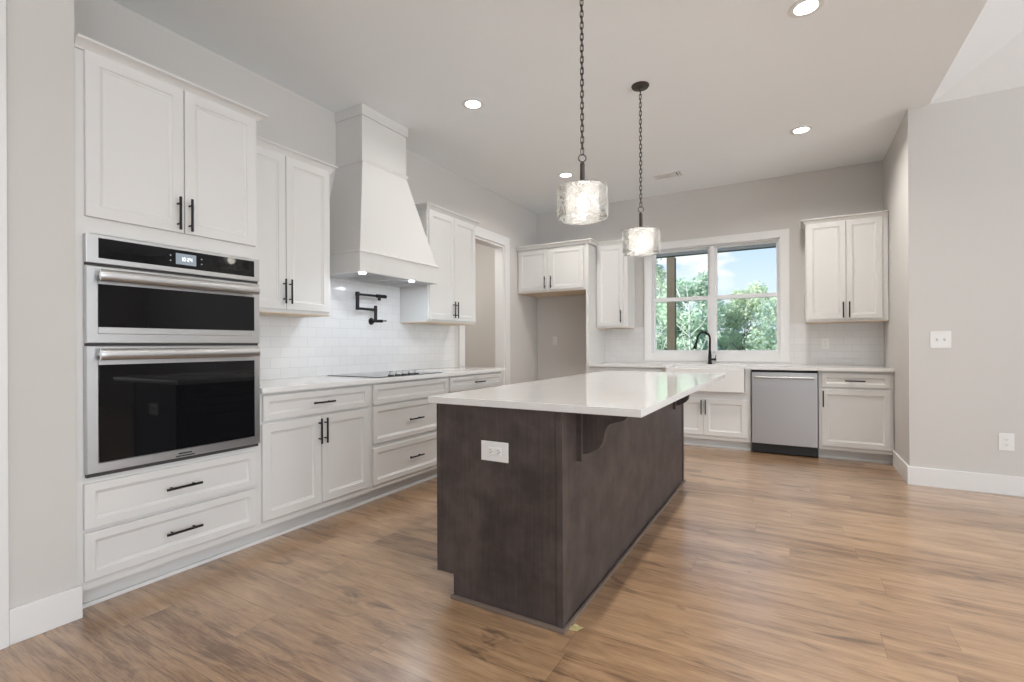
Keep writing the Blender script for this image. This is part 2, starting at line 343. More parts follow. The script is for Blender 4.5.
# raised great-room ceiling with sloping sides
def tray():
    t = bmesh.new(); a = 0.531; ins = 2.3; z1 = CE + a * ins
    lo = [(XE, GRY), (GRX, GRY), (GRX, YW), (XE, YW)]; hi = [(XE + ins, GRY + ins), (GRX - ins, GRY + ins), (GRX - ins, YW - ins), (XE + ins, YW - ins)]
    R_ = [[t.verts.new((x, y, z)) for x, y in q] for q, z in ((lo, CE), (hi, z1), (hi, z1 + .1), (lo, CE + .1))]
    for k in range(4):
        A_, B_ = R_[k], R_[(k + 1) % 4]
        if k == 1: continue
        for i in range(4): t.faces.new((A_[i], A_[(i + 1) % 4], B_[(i + 1) % 4], B_[i]))
    t.faces.new(R_[1]); t.faces.new(R_[2])
    bmesh.ops.recalc_face_normals(t, faces=t.faces)
    mb = MB(); mb.merge(t); return mb
S('ceiling_great_room', tray(), m_ceil)
# left kitchen wall with the cased opening (y 4.49 .. 5.38)
OY0, OY1, OZ = 4.49, 5.385, 2.42
S('wall_left', MB().box(WL - .13, WL, SY, OY0, 0, CE).box(WL - .13, WL, OY1, WB, 0, CE).box(WL - .13, WL, OY0, OY1, OZ, CE), m_wall)
S('wall_left_near', MB().box(WL - .13, SX, 0.50, SY, 0, CE).box(SX - .13, SX, GRY, 0.50, 0, CE), m_wall)
S('trim_1', MB().box(SX, SX + .02, 0.53, 0.641, 0, 2.5, .002), m_trim)
S('baseboard_left_near', MB().box(SX, SX + .016, 0.642, SY + .014, 0, 0.137, .003), m_trim)
# back wall with window hole
HX0, HX1, HZ0, HZ1 = -1.60, -0.12, 1.02, 2.365
S('wall_back', MB().box(WL - .13, HX0, WB, WB + .14, 0, CE).box(HX1, XR + .13, WB, WB + .14, 0, CE).box(HX0, HX1, WB, WB + .14, 0, HZ0).box(HX0, HX1, WB, WB + .14, HZ1, CE), m_wall)
S('wall_return', MB().box(XR, XR + .12, YW, WB, 0, CE), m_wall)
S('wall_right', MB().box(XR + .12, GRX, YW, YW + .12, 0, CE), m_wall)
S('baseboard_return', MB().box(XR - .015, XR, YW, 5.715, 0, 0.145, .003), m_trim)
S('baseboard_right', MB().box(XR - .015, GRX, YW - .015, YW, 0, 0.145, .003), m_trim)
def windowed(axis, c, th, a0, a1, wins, z0, z1):
    mb = MB(); cuts = [a0] + [v for w in wins for v in w] + [a1]
    for i in range(0, len(cuts), 2):
        p, q = cuts[i], cuts[i + 1]
        mb.box(*((c, c + th, p, q) if axis == 0 else (p, q, c, c + th)), 0, CE)
    for p, q in wins:
        for u, w in ((0, z0), (z1, CE)): mb.box(*((c, c + th, p, q) if axis == 0 else (p, q, c, c + th)), u, w)
    return mb
S('wall_far_right', windowed(0, GRX, .14, GRY, YW + .12, RW, WZ0, WZ1), m_wall)
S('wall_rear', windowed(1, GRY - .14, .14, SX - .13, GRX + .14, BW, WZ0, WZ1), m_wall)
# side room seen through the cased opening
S('wall_side_room', MB().box(-4.95, -4.83, 3.2, WB + .14, 0, CE).box(-4.95, WL - .13, 3.1, 3.2, 0, CE).box(-4.83, WL - .13, WB, WB + .14, 0, CE), m_wall)
# casing and jamb of the opening
S('trim_2', MB().box(WL, WL + .019, OY0 - .10, OY0, 0.91, OZ + .01, .002).box(WL, WL + .019, OY1, OY1 + .115, 0, OZ + .01, .002)
  .box(WL, WL + .019, OY0 - .10, OY1 + .115, OZ + .01, OZ + .125, .002)
  .box(WL - .13, WL + .001, OY0, OY0 + .018, 0, OZ, .001).box(WL - .13, WL + .001, OY1 - .018, OY1, 0, OZ, .001).box(WL - .13, WL + .001, OY0, OY1, OZ - .018, OZ, .001), m_trim)
S('baseboard_left', MB().box(WL, WL + .015, OY1 + .115, WB, 0, .145, .003), m_trim)
S('baseboard_back', MB().box(WL, -2.25, WB - .015, WB, 0, .145, .003), m_trim)
# quarter-round floor moulding along the toe kicks
def qround(mb, x0, x1, y0, y1): return mb.box(x0, x1, y0, y1, 0, .018, .004)
S('trim_3', qround(MB(), -2.705, -2.690, SY, 4.30), m_trim)
S('trim_4', qround(qround(MB(), -2.213, -0.405, 5.789, 5.805), 0.205, XR - .015, 5.789, 5.805), m_trim)
# ---- window over the sink
win = structure(empty('window_1', (0, 0, 0)))
JY = WB + .10
MB().box(HX0, HX0 + .012, WB - .002, JY, HZ0, HZ1).box(HX1 - .012, HX1, WB - .002, JY, HZ0, HZ1).box(HX0, HX1, WB - .002, JY, HZ1 - .012, HZ1).box(HX0, HX1, WB - .002, JY, HZ0, HZ0 + .012).build('jamb', m_trim, win)
cx0, cx1, cz0, cz1 = -1.675, -0.045, 0.94, 2.44
MB().box(cx0, HX0 + .018, WB - .022, WB, cz0, cz1, .002).box(HX1 - .018, cx1, WB - .022, WB, cz0, cz1, .002).box(HX0 + .018, HX1 - .018, WB - .022, WB, HZ1 - .015, cz1, .002).box(HX0 + .018, HX1 - .018, WB - .022, WB, cz0, HZ0 + .015, .002).build('casing', m_trim, win)
for u0, u1 in ((HX0 + .012, -.872), (-.852, HX1 - .012)):
    f = MB()
    f.box(u0, u0 + .018, JY - .09, JY, HZ0 + .012, HZ1 - .012).box(u1 - .018, u1, JY - .09, JY, HZ0 + .012, HZ1 - .012).box(u0, u1, JY - .09, JY, HZ1 - .03, HZ1 - .012).box(u0, u1, JY - .09, JY, HZ0 + .012, HZ0 + .03)
    f.build('window_frame', m_vinyl, win)
    a, b = u0 + .018, u1 - .018
    for nm, z0, z1, yy in (('upper_sash', 1.685, HZ1 - .03, JY - .045), ('lower_sash', HZ0 + .03, 1.737, JY - .078)):
        w = .026
        g = MB().box(a, a + w, yy, yy + .03, z0, z1, .002).box(b - w, b, yy, yy + .03, z0, z1, .002).box(a + w, b - w, yy, yy + .03, z1 - (.05 if nm == 'lower_sash' else .022), z1, .002).box(a + w, b - w, yy, yy + .03, z0, z0 + (.05 if nm == 'upper_sash' else .022), .002).build(nm, m_vinyl, win)
        MB().box(a + w, b - w, yy + .012, yy + .016, z0 + .02, z1 - .02).build('pane', m_pane, g)
MB().box(-.872, -.852, JY - .095, JY, HZ0 + .012, HZ1 - .012).build('mullion', m_trim, win)
# great-room windows behind and beside the camera
wi = 2
for a, b in RW:
    w = structure(empty('window_%d' % wi, (GRX, (a + b) / 2, 0))); wi += 1
    d = (b - a) / 2
    MB().box(-.02, 0, -d - .09, -d, .21, 2.79).box(-.02, 0, d, d + .09, .21, 2.79).box(-.02, 0, -d, d, 2.7, 2.79).box(-.02, 0, -d, d, .21, .3).build('casing', m_trim, w)
    MB().box(.04, .08, -d, -d + .05, .3, 2.7).box(.04, .08, d - .05, d, .3, 2.7).box(.04, .08, -d, d, 2.65, 2.7).box(.04, .08, -d, d, .3, .35).box(.04, .08, -d, d, 1.43, 1.48).build('window_frame', m_vinyl, w)
for a, b in BW:
    w = structure(empty('window_%d' % wi, ((a + b) / 2, GRY, 0))); wi += 1
    d = (b - a) / 2
    MB().box(-d - .09, -d, 0, .02, .21, 2.79).box(d, d + .09, 0, .02, .21, 2.79).box(-d, d, 0, .02, 2.7, 2.79).box(-d, d, 0, .02, .21, .3).build('casing', m_trim, w)
    MB().box(-d, -d + .05, -.08, -.04, .3, 2.7).box(d - .05, d, -.08, -.04, .3, 2.7).box(-d, d, -.08, -.04, 2.65, 2.7).box(-d, d, -.08, -.04, .3, .35).box(-d, d, -.08, -.04, 1.43, 1.48).build('window_frame', m_vinyl, w)
# ================================================================ CABINETS (local frame: x along the run, front faces -y, back wall at y = 0)
def shaker(x0, x1, z0, z1, yf, fw=.05, t=.019):
    return MB().rings(x0, x1, z0, z1, [(0, yf + t), (0, yf + .002), (.002, yf), (fw, yf), (fw + .004, yf + .005), (fw + .010, yf + .007), (fw + .014, yf + .011)])
def pull(parent, x, z, yf, horiz, ln=.16):
    r = .006; st = .03; h = ln / 2
    if horiz: MB().cyl((x - h, yf - st, z), (x + h, yf - st, z), r).cyl((x - h * .62, yf, z), (x - h * .62, yf - st, z), .0045).cyl((x + h * .62, yf, z), (x + h * .62, yf - st, z), .0045).build('handle', m_blk, parent)
    else: MB().cyl((x, yf - st, z - h), (x, yf - st, z + h), r).cyl((x, yf, z - h * .62), (x, yf - st, z - h * .62), .0045).cyl((x, yf, z + h * .62), (x, yf - st, z + h * .62), .0045).build('handle', m_blk, parent)
def door(parent, x0, x1, z0, z1, yf, hx=None, hz=None, fw=.05):
    d = shaker(x0, x1, z0, z1, yf, fw).build('door', m_cab, parent)
    if hx is not None: pull(d, hx, hz, yf, False)
    return d
def drawer(parent, x0, x1, z0, z1, yf, fw=.036, handle=True):
    d = shaker(x0, x1, z0, z1, yf, fw).build('drawer', m_cab, parent)
    if handle: pull(d, (x0 + x1) / 2, (z0 + z1) / 2, yf, True)
    return d
def crown(parent, x0, x1, y1, zt, h=.05, p=.042, left=True, right=True):
    # stepped cove crown around the front (y1 = face plane) and the open ends, back to the wall at y = 0
    prof = [(0.0, zt - h), (0.006, zt - h), (0.010, zt - h + .010), (p * .55, zt - .020), (p * .85, zt - .012), (p, zt - .010), (p, zt), (0.0, zt)]
    t = bmesh.new(); cols = []
    for d, z in prof:
        l = d if left else 0; r = d if right else 0
        pts = [(x0 - l, 0.0), (x0 - l, y1 - d), (x1 + r, y1 - d), (x1 + r, 0.0)]
        cols.append([t.verts.new((a, b, z)) for a, b in pts])
    n = len(prof)
    for i in range(n):
        a, b = cols[i], cols[(i + 1) % n]
        for k in range(3):
            try: t.faces.new((a[k], a[k + 1], b[k + 1], b[k]))
            except ValueError: pass
    t.faces.new([c[0] for c in cols]); t.faces.new([c[3] for c in cols])
    bmesh.ops.recalc_face_normals(t, faces=t.faces)
    mb = MB(); mb.merge(t); mb.box(x0, x1, y1, -.001, zt - .016, zt - .002)
    return mb.build('crown_moulding', m_cab, parent)
def base_box(parent, x0, x1, depth=.605, toe=.075, z0=.10, z1=.876):
    MB().box(x0, x1, -depth, -.002, z0, z1, .001).build('carcass', m_cab, parent)
    MB().box(x0, x1, -depth + toe, -.01, 0, z0).build('toe_kick', m_cab, parent)
RL = PI / 2
def left_unit(name, y0, y1, label, cat='cabinet', group=None, z=0):
    return empty(name, (WL, (y0 + y1) / 2, z), RL, label, cat, group), (y0 + y1) / 2
DF = -.6225     # door face, base run (world x = -2.615)
BD = .6035      # box depth
# ---- tall oven tower
T, c = left_unit('oven_tower_cabinet', .852, 1.662, 'tall white cabinet tower that holds the built-in double oven')
hw = .405
TZ = 2.425
MB().box(-hw, -hw + .02, -BD + .019, -.002, .10, TZ, .001).box(hw - .02, hw, -BD + .019, -.002, .10, TZ, .001).box(-hw + .02, hw - .02, -.02, -.002, .10, TZ).box(-hw + .02, hw - .02, -BD + .019, -.02, TZ - .02, TZ).box(-hw + .02, hw - .02, -BD + .019, -.02, .10, .12).box(-hw + .02, hw - .02, -BD + .019, -.02, .565, .583).box(-hw + .02, hw - .02, -BD + .019, -.02, 1.637, 1.66).build('carcass', m_cab, T)
ff = MB(); y0_, y1_ = -BD - .001, -BD + .018
ff.box(-hw, -hw + .050, y0_, y1_, .1005, TZ + .001).box(hw - .05, hw, y0_, y1_, .1005, TZ + .001)
for za, zb_ in ((1.637, 1.72), (.553, .583), (TZ - .03, TZ + .001), (.335, .372), (.1005, .15)): ff.box(-hw + .05, hw - .05, y0_, y1_, za, zb_)
ff.box(-.02, .04, y0_, y1_, 1.72, TZ - .03)
ff.build('face_frame', m_cab, T)
MB().box(-hw, hw, -BD + .075, -.01, 0, .10).build('toe_kick', m_cab, T)
def W2(y): return y - c
door(T, W2(.885), W2(1.273), 1.706, 2.418, DF, W2(1.243), 1.795)
door(T, W2(1.277), W2(1.646), 1.706, 2.418, DF, W2(1.296), 1.795)
drawer(T, W2(.876), W2(1.640), .361, .557, DF); drawer(T, W2(.876), W2(1.640), .141, .346, DF)
crown(T, -hw, hw - .005, -BD - .004, 2.457, .042, .045, left=False)
# ---- built-in double oven
OV, oc = left_unit('built_in_double_oven', .879, 1.655, 'stainless steel built-in microwave and wall oven combination with black glass', 'oven')
ow = .388; OF = -.6375
MB().box(-ow + .03, ow - .03, -.6, -.03, .60, 1.63).build('oven_body', m_bplas, OV)
p = MB().box(-ow, ow, OF, -.605, 1.506, 1.630, .003).build('control_panel', m_steel, OV)
MB().box(-ow + .043, ow - .032, OF - .0015, OF + .004, 1.529, 1.616, .001).build('control_glass', m_bglass, p)
ds = MB().box(1.226 - oc, 1.319 - oc, OF - .003, OF, 1.546, 1.600, .001).build('display', m_disp, p)
def digits(text, x0, z0, h, y, parent):
    seg = {'0': 'abcdef', '1': 'bc', '2': 'abged', '4': 'fgbc', '3': 'abgcd'}
    w = h * .5; tk = h * .13; mb = MB(); x = x0
    for ch in text:
        if ch == ':':
            for z in (z0 + h * .3, z0 + h * .65): mb.box(x, x + tk, y - .0006, y, z, z + tk)
            x += tk * 2.2; continue
        for s_ in seg[ch]:
            bx = {'a': (0, w, h - tk, h), 'g': (0, w, h / 2 - tk / 2, h / 2 + tk / 2), 'd': (0, w, 0, tk), 'f': (0, tk, h / 2, h), 'b': (w - tk, w, h / 2, h), 'e': (0, tk, 0, h / 2), 'c': (w - tk, w, 0, h / 2)}[s_]
            mb.box(x + bx[0], x + bx[1], y - .0006, y, z0 + bx[2], z0 + bx[3])
        x += w + tk * 1.6
    return mb.build('clock_digits', m_digit, parent)
digits('10:24', 1.247 - oc, 1.564, .018, OF - .003, ds)
for xx in (1.203, 1.345):
    for zz in (1.560, 1.585): MB().lathe([(0, 0), (.0035, 0), (.0035, .0012), (0, .0012)], (xx - oc, OF - .0015, zz), 12, 'Y').build('touch_key', m_disp, p)
def oven_door(z0, z1, g0, g1, hz, name):
    d = MB().rings(-ow, ow, z0, z1, [(0, -.605), (0, OF + .003), (.003, OF), (.040, OF), (.043, OF + .003)]).build(name, m_steel, OV)
    # the steel front with its glass window
    MB().box(-ow + .0425, ow - .033, OF - .002, OF + .004, g0, g1, .001).build('door_glass', m_bglass, d)
    y = OF - .045
    pts = [(-ow + .035, y + .004, hz), (-ow + .06, y, hz), (0, y - .004, hz), (ow - .06, y, hz), (ow - .035, y + .004, hz)]
    h = MB().tube([(a_, b_, c_ - hz) for a_, b_, c_ in pts], .0155, 20); h.bm.transform(Matrix.Translation((0, 0, hz)) @ Matrix.Diagonal((1, 1, 1.6, 1)))
    for sx_ in (-1, 1): h.box(sx_ * (ow - .055) - .012, sx_ * (ow - .055) + .012, y, OF, hz - .011, hz + .011, .003)
    h.build('door_handle', m_steel, d)
    return d
oven_door(1.160, 1.494, 1.230, 1.417, 1.452, 'microwave_door')
d = oven_door(.600, 1.148, .644, 1.066, 1.112, 'oven_door')
MB().box(1.222 - oc, 1.308 - oc, OF - .0025, OF + .001, .606, .6115, .0008).build('vent_slot', m_slot, d)
MB().box(1.235 - oc, 1.295 - oc, OF - .0015, OF + .001, .618, .624, .0005).build('badge', m_bplas, d)
for z0, z1 in ((1.148, 1.160), (1.494, 1.506), (.583, .600)): MB().box(-ow + .004, ow - .004, -.625, -.60, z0, z1).build('dark_gap_trim', m_slot, OV)
# ---- left base cabinets
def door_pair(T, x0, x1, z0, z1, yf, hz, gap=.002):
    m_ = (x0 + x1) / 2
    door(T, x0, m_ - gap, z0, z1, yf, m_ - .022, hz); door(T, m_ + gap, x1, z0, z1, yf, m_ + .022, hz)
A, c = left_unit('base_cabinet', 1.662, 2.50, 'white base cabinet with one wide drawer over two doors, next to the oven tower')
base_box(A, 1.662 - c, 2.50 - c, BD)
drawer(A, 1.685 - c, 2.479 - c, .714, .860, DF); door_pair(A, 1.678 - c, 2.479 - c, .143, .697, DF, .605)
B, c = left_unit('drawer_base_cabinet', 2.50, 3.408, 'white three-drawer base cabinet directly below the cooktop')
base_box(B, 2.50 - c, 3.408 - c, BD)
drawer(B, 2.522 - c, 3.390 - c, .717, .862, DF, handle=False); drawer(B, 2.522 - c, 3.390 - c, .434, .703, DF); drawer(B, 2.522 - c, 3.390 - c, .138, .402, DF)
C_, c = left_unit('base_cabinet', 3.408, 4.31, 'white base cabinet at the far end of the left counter, beside the cased opening')
base_box(C_, 3.408 - c, 4.31 - c, BD)
drawer(C_, 3.426 - c, 4.292 - c, .735, .862, DF); door_pair(C_, 3.426 - c, 4.292 - c, .143, .715, DF, .62)
CT0, CT1 = .8765, .9085
tag(MB().box(WL + .002, -2.5915, 1.664, 4.335, CT0, CT1, .003).build('worktop', m_quartz), 'white quartz countertop along the left wall under the cooktop', 'countertop')
# ---- left upper cabinets
UD = .333; UF = -.352
def upper(name, T, x0, x1, z0, z1, ct, left=True, right=True, depth=UD):
    MB().box(x0, x1, -depth, -.002, z0 + .004, z1, .001).build('carcass', m_cab, T)
    MB().box(x0, x1, -depth + .002, -.002, z0 - .002, z0 + .004).build('underside_panel', m_birch, T)
    crown(T, x0, x1, -depth - .004, ct, .055, .042, left, right)
U1, c = left_unit('wall_cabinet', 1.664, 2.385, 'white two-door upper cabinet between the oven tower and the range hood')
upper('u', U1, 1.664 - c, 2.385 - c, 1.362, 2.41, 2.442, left=False)
m_ = 2.022
door(U1, 1.70 - c, m_ - .002 - c, 1.385, 2.395, UF, m_ - .022 - c, 1.502); door(U1, m_ + .002 - c, 2.368 - c, 1.385, 2.395, UF, m_ + .022 - c, 1.502)
U2, c = left_unit('wall_cabinet', 3.460, 4.235, 'white two-door upper cabinet between the range hood and the cased opening')
upper('u', U2, 3.460 - c, 4.235 - c, 1.362, 2.41, 2.442, right=True)
m_ = 3.890
door(U2, 3.478 - c, 3.852 - c, 1.385, 2.395, UF, 3.828 - c, 1.49); door(U2, 3.856 - c, 4.218 - c, 1.385, 2.395, UF, 3.876 - c, 1.49)
# ---- range hood (local x along wall, front -y)
H, c = left_unit('range_hood', 2.52, 3.44, 'white painted wooden range hood with a flared body rising to the ceiling', 'range hood')
def frustum(x0, x1, y, z0, X0, X1, Y, z1):
    t = bmesh.new()
    a = [t.verts.new(p) for p in ((x0, 0, z0), (x0, y, z0), (x1, y, z0), (x1, 0, z0))]; b = [t.verts.new(p) for p in ((X0, 0, z1), (X0, Y, z1), (X1, Y, z1), (X1, 0, z1))]
    t.faces.new(a); t.faces.new(b)
    for i in range(4): t.faces.new((a[i], a[(i + 1) % 4], b[(i + 1) % 4], b[i]))
    bmesh.ops.recalc_face_normals(t, faces=t.faces); mb = MB(); mb.merge(t); return mb
hx0, hx1 = 2.530 - c, 3.432 - c; hf = -(3.2375 - 2.755)
kx0, kx1 = 2.722 - c, 3.225 - c; kf = -(3.2375 - 2.935)
frustum(hx0 + .006, hx1 - .006, hf + .006, 1.845, kx0 + .004, kx1 - .004, kf - .0, 2.61).build('hood_body', m_cab, H)
a = .022
MB().box(hx0, hx1, hf, -.002, 1.693, 1.845, .002).build('apron', m_cab, H)
frustum(hx0 - .010, hx1 + .010, hf - .010, 1.840, hx0 + .004, hx1 - .004, hf + .004, 1.858).build('apron_trim', m_cab, H)
MB().box(kx0, kx1, kf, -.002, 2.60, CE - .001, .002).build('chimney', m_cab, H)
frustum(kx0 - .006, kx1 + .006, kf - .006, 2.600, kx0 - .014, kx1 + .014, kf - .014, 2.622).build('waist_trim', m_cab, H)
MB().box(kx0 - .012, kx1 + .012, kf - .013, -.002, 2.965, CE - .001, .002).build('top_band', m_cab, H)
ins = MB().box(hx0 + .03, hx1 - .03, hf + .014, -.05, 1.6905, 1.6935, .001).build('vent_insert', m_steel, H)
for k in range(2):
    x = (hx0 + hx1) / 2 + (-.14 + k * .28)
    g = MB()
    for i in range(14): g.box(x - .12, x + .12, hf + .09 + i * .02, hf + .10 + i * .02, 1.6885, 1.691)
    g.build('grease_filter', m_steel, ins)
for y_ in (2.585, 3.125):
    x = y_ - c
    MB().lathe([(0, 0), (.026, 0), (.026, .008), (0, .008)], (x, hf + .036, 1.6835), 24).build('hood_lamp', m_hoodlamp, ins)
for y_ in (2.585, 3.125): light('hood_lamp_light', 'AREA', (WL - hf - .036, y_, 1.682), 1.1, .05, (0, 0, 0), (0.78, 0.88, 1.0), shape='DISK')
# ---- backsplash tiles
S_ = MB().box(WL + .0005, WL + .010, 1.664, 2.42, CT1, 1.362).box(WL, WL + .010, 2.42, 3.455, CT1, 1.75).box(WL, WL + .010, 3.455, 4.30, CT1, 1.362)
tag(S_.build('tile_backsplash', m_tile_left, smooth=False), 'white subway tile backsplash behind the cooktop on the left wall', 'backsplash')
S_ = MB().box(-2.213, cx0, WB - .010, WB, CT1, 1.372).box(cx1, XR - .001, WB - .010, WB, CT1, 1.372).box(cx0, cx1, WB - .010, WB, CT1, cz0)
tag(S_.build('tile_backsplash', m_tile_back, smooth=False), 'white subway tile backsplash below and beside the window on the back wall', 'backsplash')
# ---- cooktop
K = empty('cooktop', (-2.915, 2.965, CT1), 0, 'flat black glass cooktop set into the white countertop below the hood', 'cooktop')
m_cook = mat('cooktop_black_glass', (0.012, 0.012, 0.014), 0.05, coat=0.3, var=(3, 0.05))
MB().box(-.275, .275, -.375, .375, .0003, .006, .002).build('glass_surface', m_cook, K)
for i in range(5):
    y = -.190 + i * .072
    kb = MB().lathe([(0, .005), (.0175, .005), (.0170, .024), (.0150, .027), (0, .027)], (.225, y, .006), 28).build('control_knob', m_steel, K)
    MB().lathe([(0, 0), (.024, 0), (.024, .004), (.019, .008), (0, .008)], (.225, y, .006), 28).build('knob_skirt', m_bplas, kb)
    MB().box(.208, .242, y - .002, y + .002, .035, .0375).build('pointer', m_slot, kb)
m_ring = mat('burner_ring_grey', (0.25, 0.25, 0.26), 0.3, var=(5, .02))
for x, y, r in ((-.13, -.24, .10), (-.13, .24, .09), (.09, -.26, .075), (.09, .26, .08)): MB().lathe([(r, 0), (r + .003, 0), (r + .003, .0004), (r, .0004), (r, 0)], (x, y, .006), 48).build('burner_marking', m_ring, K)
# ---- pot filler
PF = empty('pot_filler', (WL + .010, 3.088, 1.36), 0, 'matte black folding pot filler faucet on the tile above the cooktop', 'faucet')
def R3(p): return (p[0] - (WL + .010), p[1] - 3.05, p[2] - 1.36)
MB().lathe([(0, 0), (.031, 0), (.031, .004), (.027, .010), (.012, .012), (.012, .03), (0, .03)], (0, 0, 0), 32, 'X').build('wall_flange', m_blk, PF)
bx = .055
MB().cyl((.01, 0, 0), (bx + .01, 0, 0), .011).cyl((bx, 0, -.012), (bx, 0, .135), .0145).build('valve_body', m_blk, PF)
MB().cyl((bx + .012, 0, 0), (bx + .055, 0.03, 0), .013).cyl((bx + .055, .02, 0), (bx + .095, .035, .001), .005).build('lever', m_blk, PF)
e1 = (bx + .02, -.222, .098)
MB().cyl((bx, 0, .098), e1, .0105).cyl((bx, 0, .08), (bx, 0, .112), .0155).cyl((e1[0], e1[1], .085), (e1[0], e1[1], .232), .0155).build('lower_arm', m_blk, PF)
e2 = (bx + .045, .0, .216)
MB().cyl((e1[0], e1[1], .216), e2, .0105).cyl((e1[0], e1[1], .200), (e1[0], e1[1], .236), .0175).build('upper_arm', m_blk, PF)
dv = (Vector(e2) - Vector((e1[0], e1[1], .216))).normalized(); q1 = Vector(e2) - dv * .03; q2 = Vector(e2) + dv * .06
MB().cyl(q1, q2, .016).cyl((e2[0], e2[1], .216), (e2[0], e2[1], .178), .014).cyl(q2, q2 + dv * .012, .015).build('spout', m_blk, PF)
# ================================================================ BACK RUN (root rotation 0, local x = world x - xc, front at -y)
BDB = .6015; DFB = -.622
def back_unit(name, x0, x1, label, cat='cabinet', group=None):
    c_ = (x0 + x1) / 2
    return empty(name, (c_, WB, 0), 0, label, cat, group), c_
# refrigerator enclosure: wall cabinet over the niche + tall side panel
F, c = back_unit('refrigerator_wall_cabinet', WL, -2.248, 'short white two-door cabinet above the empty refrigerator niche')
MB().box(WL + .003 - c, -2.25 - c, -.58, -.002, 1.842, 2.43, .001).build('carcass', m_cab, F)
MB().box(WL + .003 - c, -2.25 - c, -.575, -.002, 1.835, 1.842).build('underside_panel', m_birch, F)
door(F, -3.207 - c, -2.778 - c, 1.862, 2.392, -.60, -2.812 - c, 1.96); door(F, -2.742 - c, -2.283 - c, 1.862, 2.392, -.60, -2.722 - c, 1.96)
crown(F, WL + .003 - c, -2.210 - c, -.600, 2.462, .05, .04, left=False)
F2, c = back_unit('refrigerator_side_panel', -2.248, -2.213, 'tall white panel on the right side of the empty refrigerator niche', 'panel')
MB().box(-2.248 - c, -2.213 - c, -.60, -.002, 0, 2.405, .0015).build('side_board', m_cab, F2)
MB().box(-2.250 - c, -2.211 - c, -.604, -.590, .0, .10, .001).build('foot_block', m_cab, F2)
U3, c = back_unit('wall_cabinet', -2.211, -1.80, 'narrow white single-door upper cabinet left of the window')
upper('u', U3, -2.211 - c, -1.80 - c, 1.358, 2.43, 2.462, left=False)
door(U3, -2.190 - c, -1.848 - c, 1.382, 2.400, UF, -1.878 - c, 1.50)
U4, c = back_unit('wall_cabinet', .105, .80, 'white two-door upper cabinet right of the window, against the short side wall')
upper('u', U4, .105 - c, .80 - c, 1.368, 2.41, 2.442, right=False)
door(U4, .118 - c, .452 - c, 1.395, 2.392, UF, .430 - c, 1.488); door(U4, .458 - c, .752 - c, 1.395, 2.392, UF, .482 - c, 1.488)
# base units
D1, c = back_unit('base_cabinet', -2.213, -1.305, 'white base cabinet between the refrigerator niche and the sink, mostly behind the island')
base_box(D1, -2.211 - c, -1.305 - c, BDB, .09)
drawer(D1, -2.19 - c, -1.325 - c, .72, .862, DFB); door_pair(D1, -2.19 - c, -1.325 - c, .143, .70, DFB, .61)
D2, c = back_unit('sink_base_cabinet', -1.305, -.400, 'white two-door base cabinet under the farmhouse sink')
MB().box(-1.305 - c, -.402 - c, -BDB, -.002, .10, .628, .001).box(-1.305 - c, -1.268 - c, -BDB, -.002, .628, .876).box(-.453 - c, -.402 - c, -BDB, -.002, .628, .876).build('carcass', m_cab, D2)
MB().box(-1.305 - c, -.402 - c, -BDB + .09, -.01, 0, .10).build('toe_kick', m_cab, D2)
door(D2, -1.285 - c, -.870 - c, .145, .545, DFB, -.890 - c, .452); door(D2, -.866 - c, -.437 - c, .145, .545, DFB, -.846 - c, .452)
D3, c = back_unit('base_cabinet', .206, .800, 'white base cabinet with one drawer over one door, right of the dishwasher')
base_box(D3, .206 - c, .800 - c, BDB, .09)
drawer(D3, .231 - c, .770 - c, .719, .850, DFB); door(D3, .229 - c, .780 - c, .138, .697, DFB, .243 - c, .602)
# counter with the sink notch
SK0, SK1 = -1.268, -.455
tag(MB().prism([(-2.211, 5.672), (SK0, 5.672), (SK0, 6.12), (SK1, 6.12), (SK1, 5.672), (XR - .002, 5.672), (XR - .002, WB - .001), (-2.211, WB - .001)], 2, CT0, CT1, .002).build('worktop', m_quartz), 'white quartz countertop on the back wall around the farmhouse sink', 'countertop')
# sink
K2 = empty('farmhouse_sink', ((SK0 + SK1) / 2, 5.89, .63), 0, 'white apron-front farmhouse sink below the window', 'sink')
sw = (SK1 - SK0) / 2 - .002
def sink():
    mb = MB(); y0, y1, z0, z1, th = -.253, .226, 0, .252, .028
    t = bmesh.new()
    def ring(ix, iy0, iy1, z): return [t.verts.new(p) for p in ((-sw + ix, y0 + iy0, z), (sw - ix, y0 + iy0, z), (sw - ix, y1 - iy1, z), (-sw + ix, y1 - iy1, z))]
    R = [ring(0, 0, 0, z0), ring(0, 0, 0, z1), ring(th, th, th, z1), ring(th + .01, th + .01, th + .01, .03)]
    t.faces.new(R[0]); t.faces.new(R[-1])
    for a, b in zip(R, R[1:]):
        for k in range(4): t.faces.new((a[k], a[(k + 1) % 4], b[(k + 1) % 4], b[k]))
    bmesh.ops.recalc_face_normals(t, faces=t.faces)
    bmesh.ops.bevel(t, geom=list(t.edges), offset=.006, segments=3, affect='EDGES', profile=.6)
    mb.merge(t); return mb
sink().build('basin', m_sink, K2)
MB().lathe([(0, 0), (.04, 0), (.04, .003), (0, .003)], (0, .02, .031), 24).build('drain', m_steel, K2)
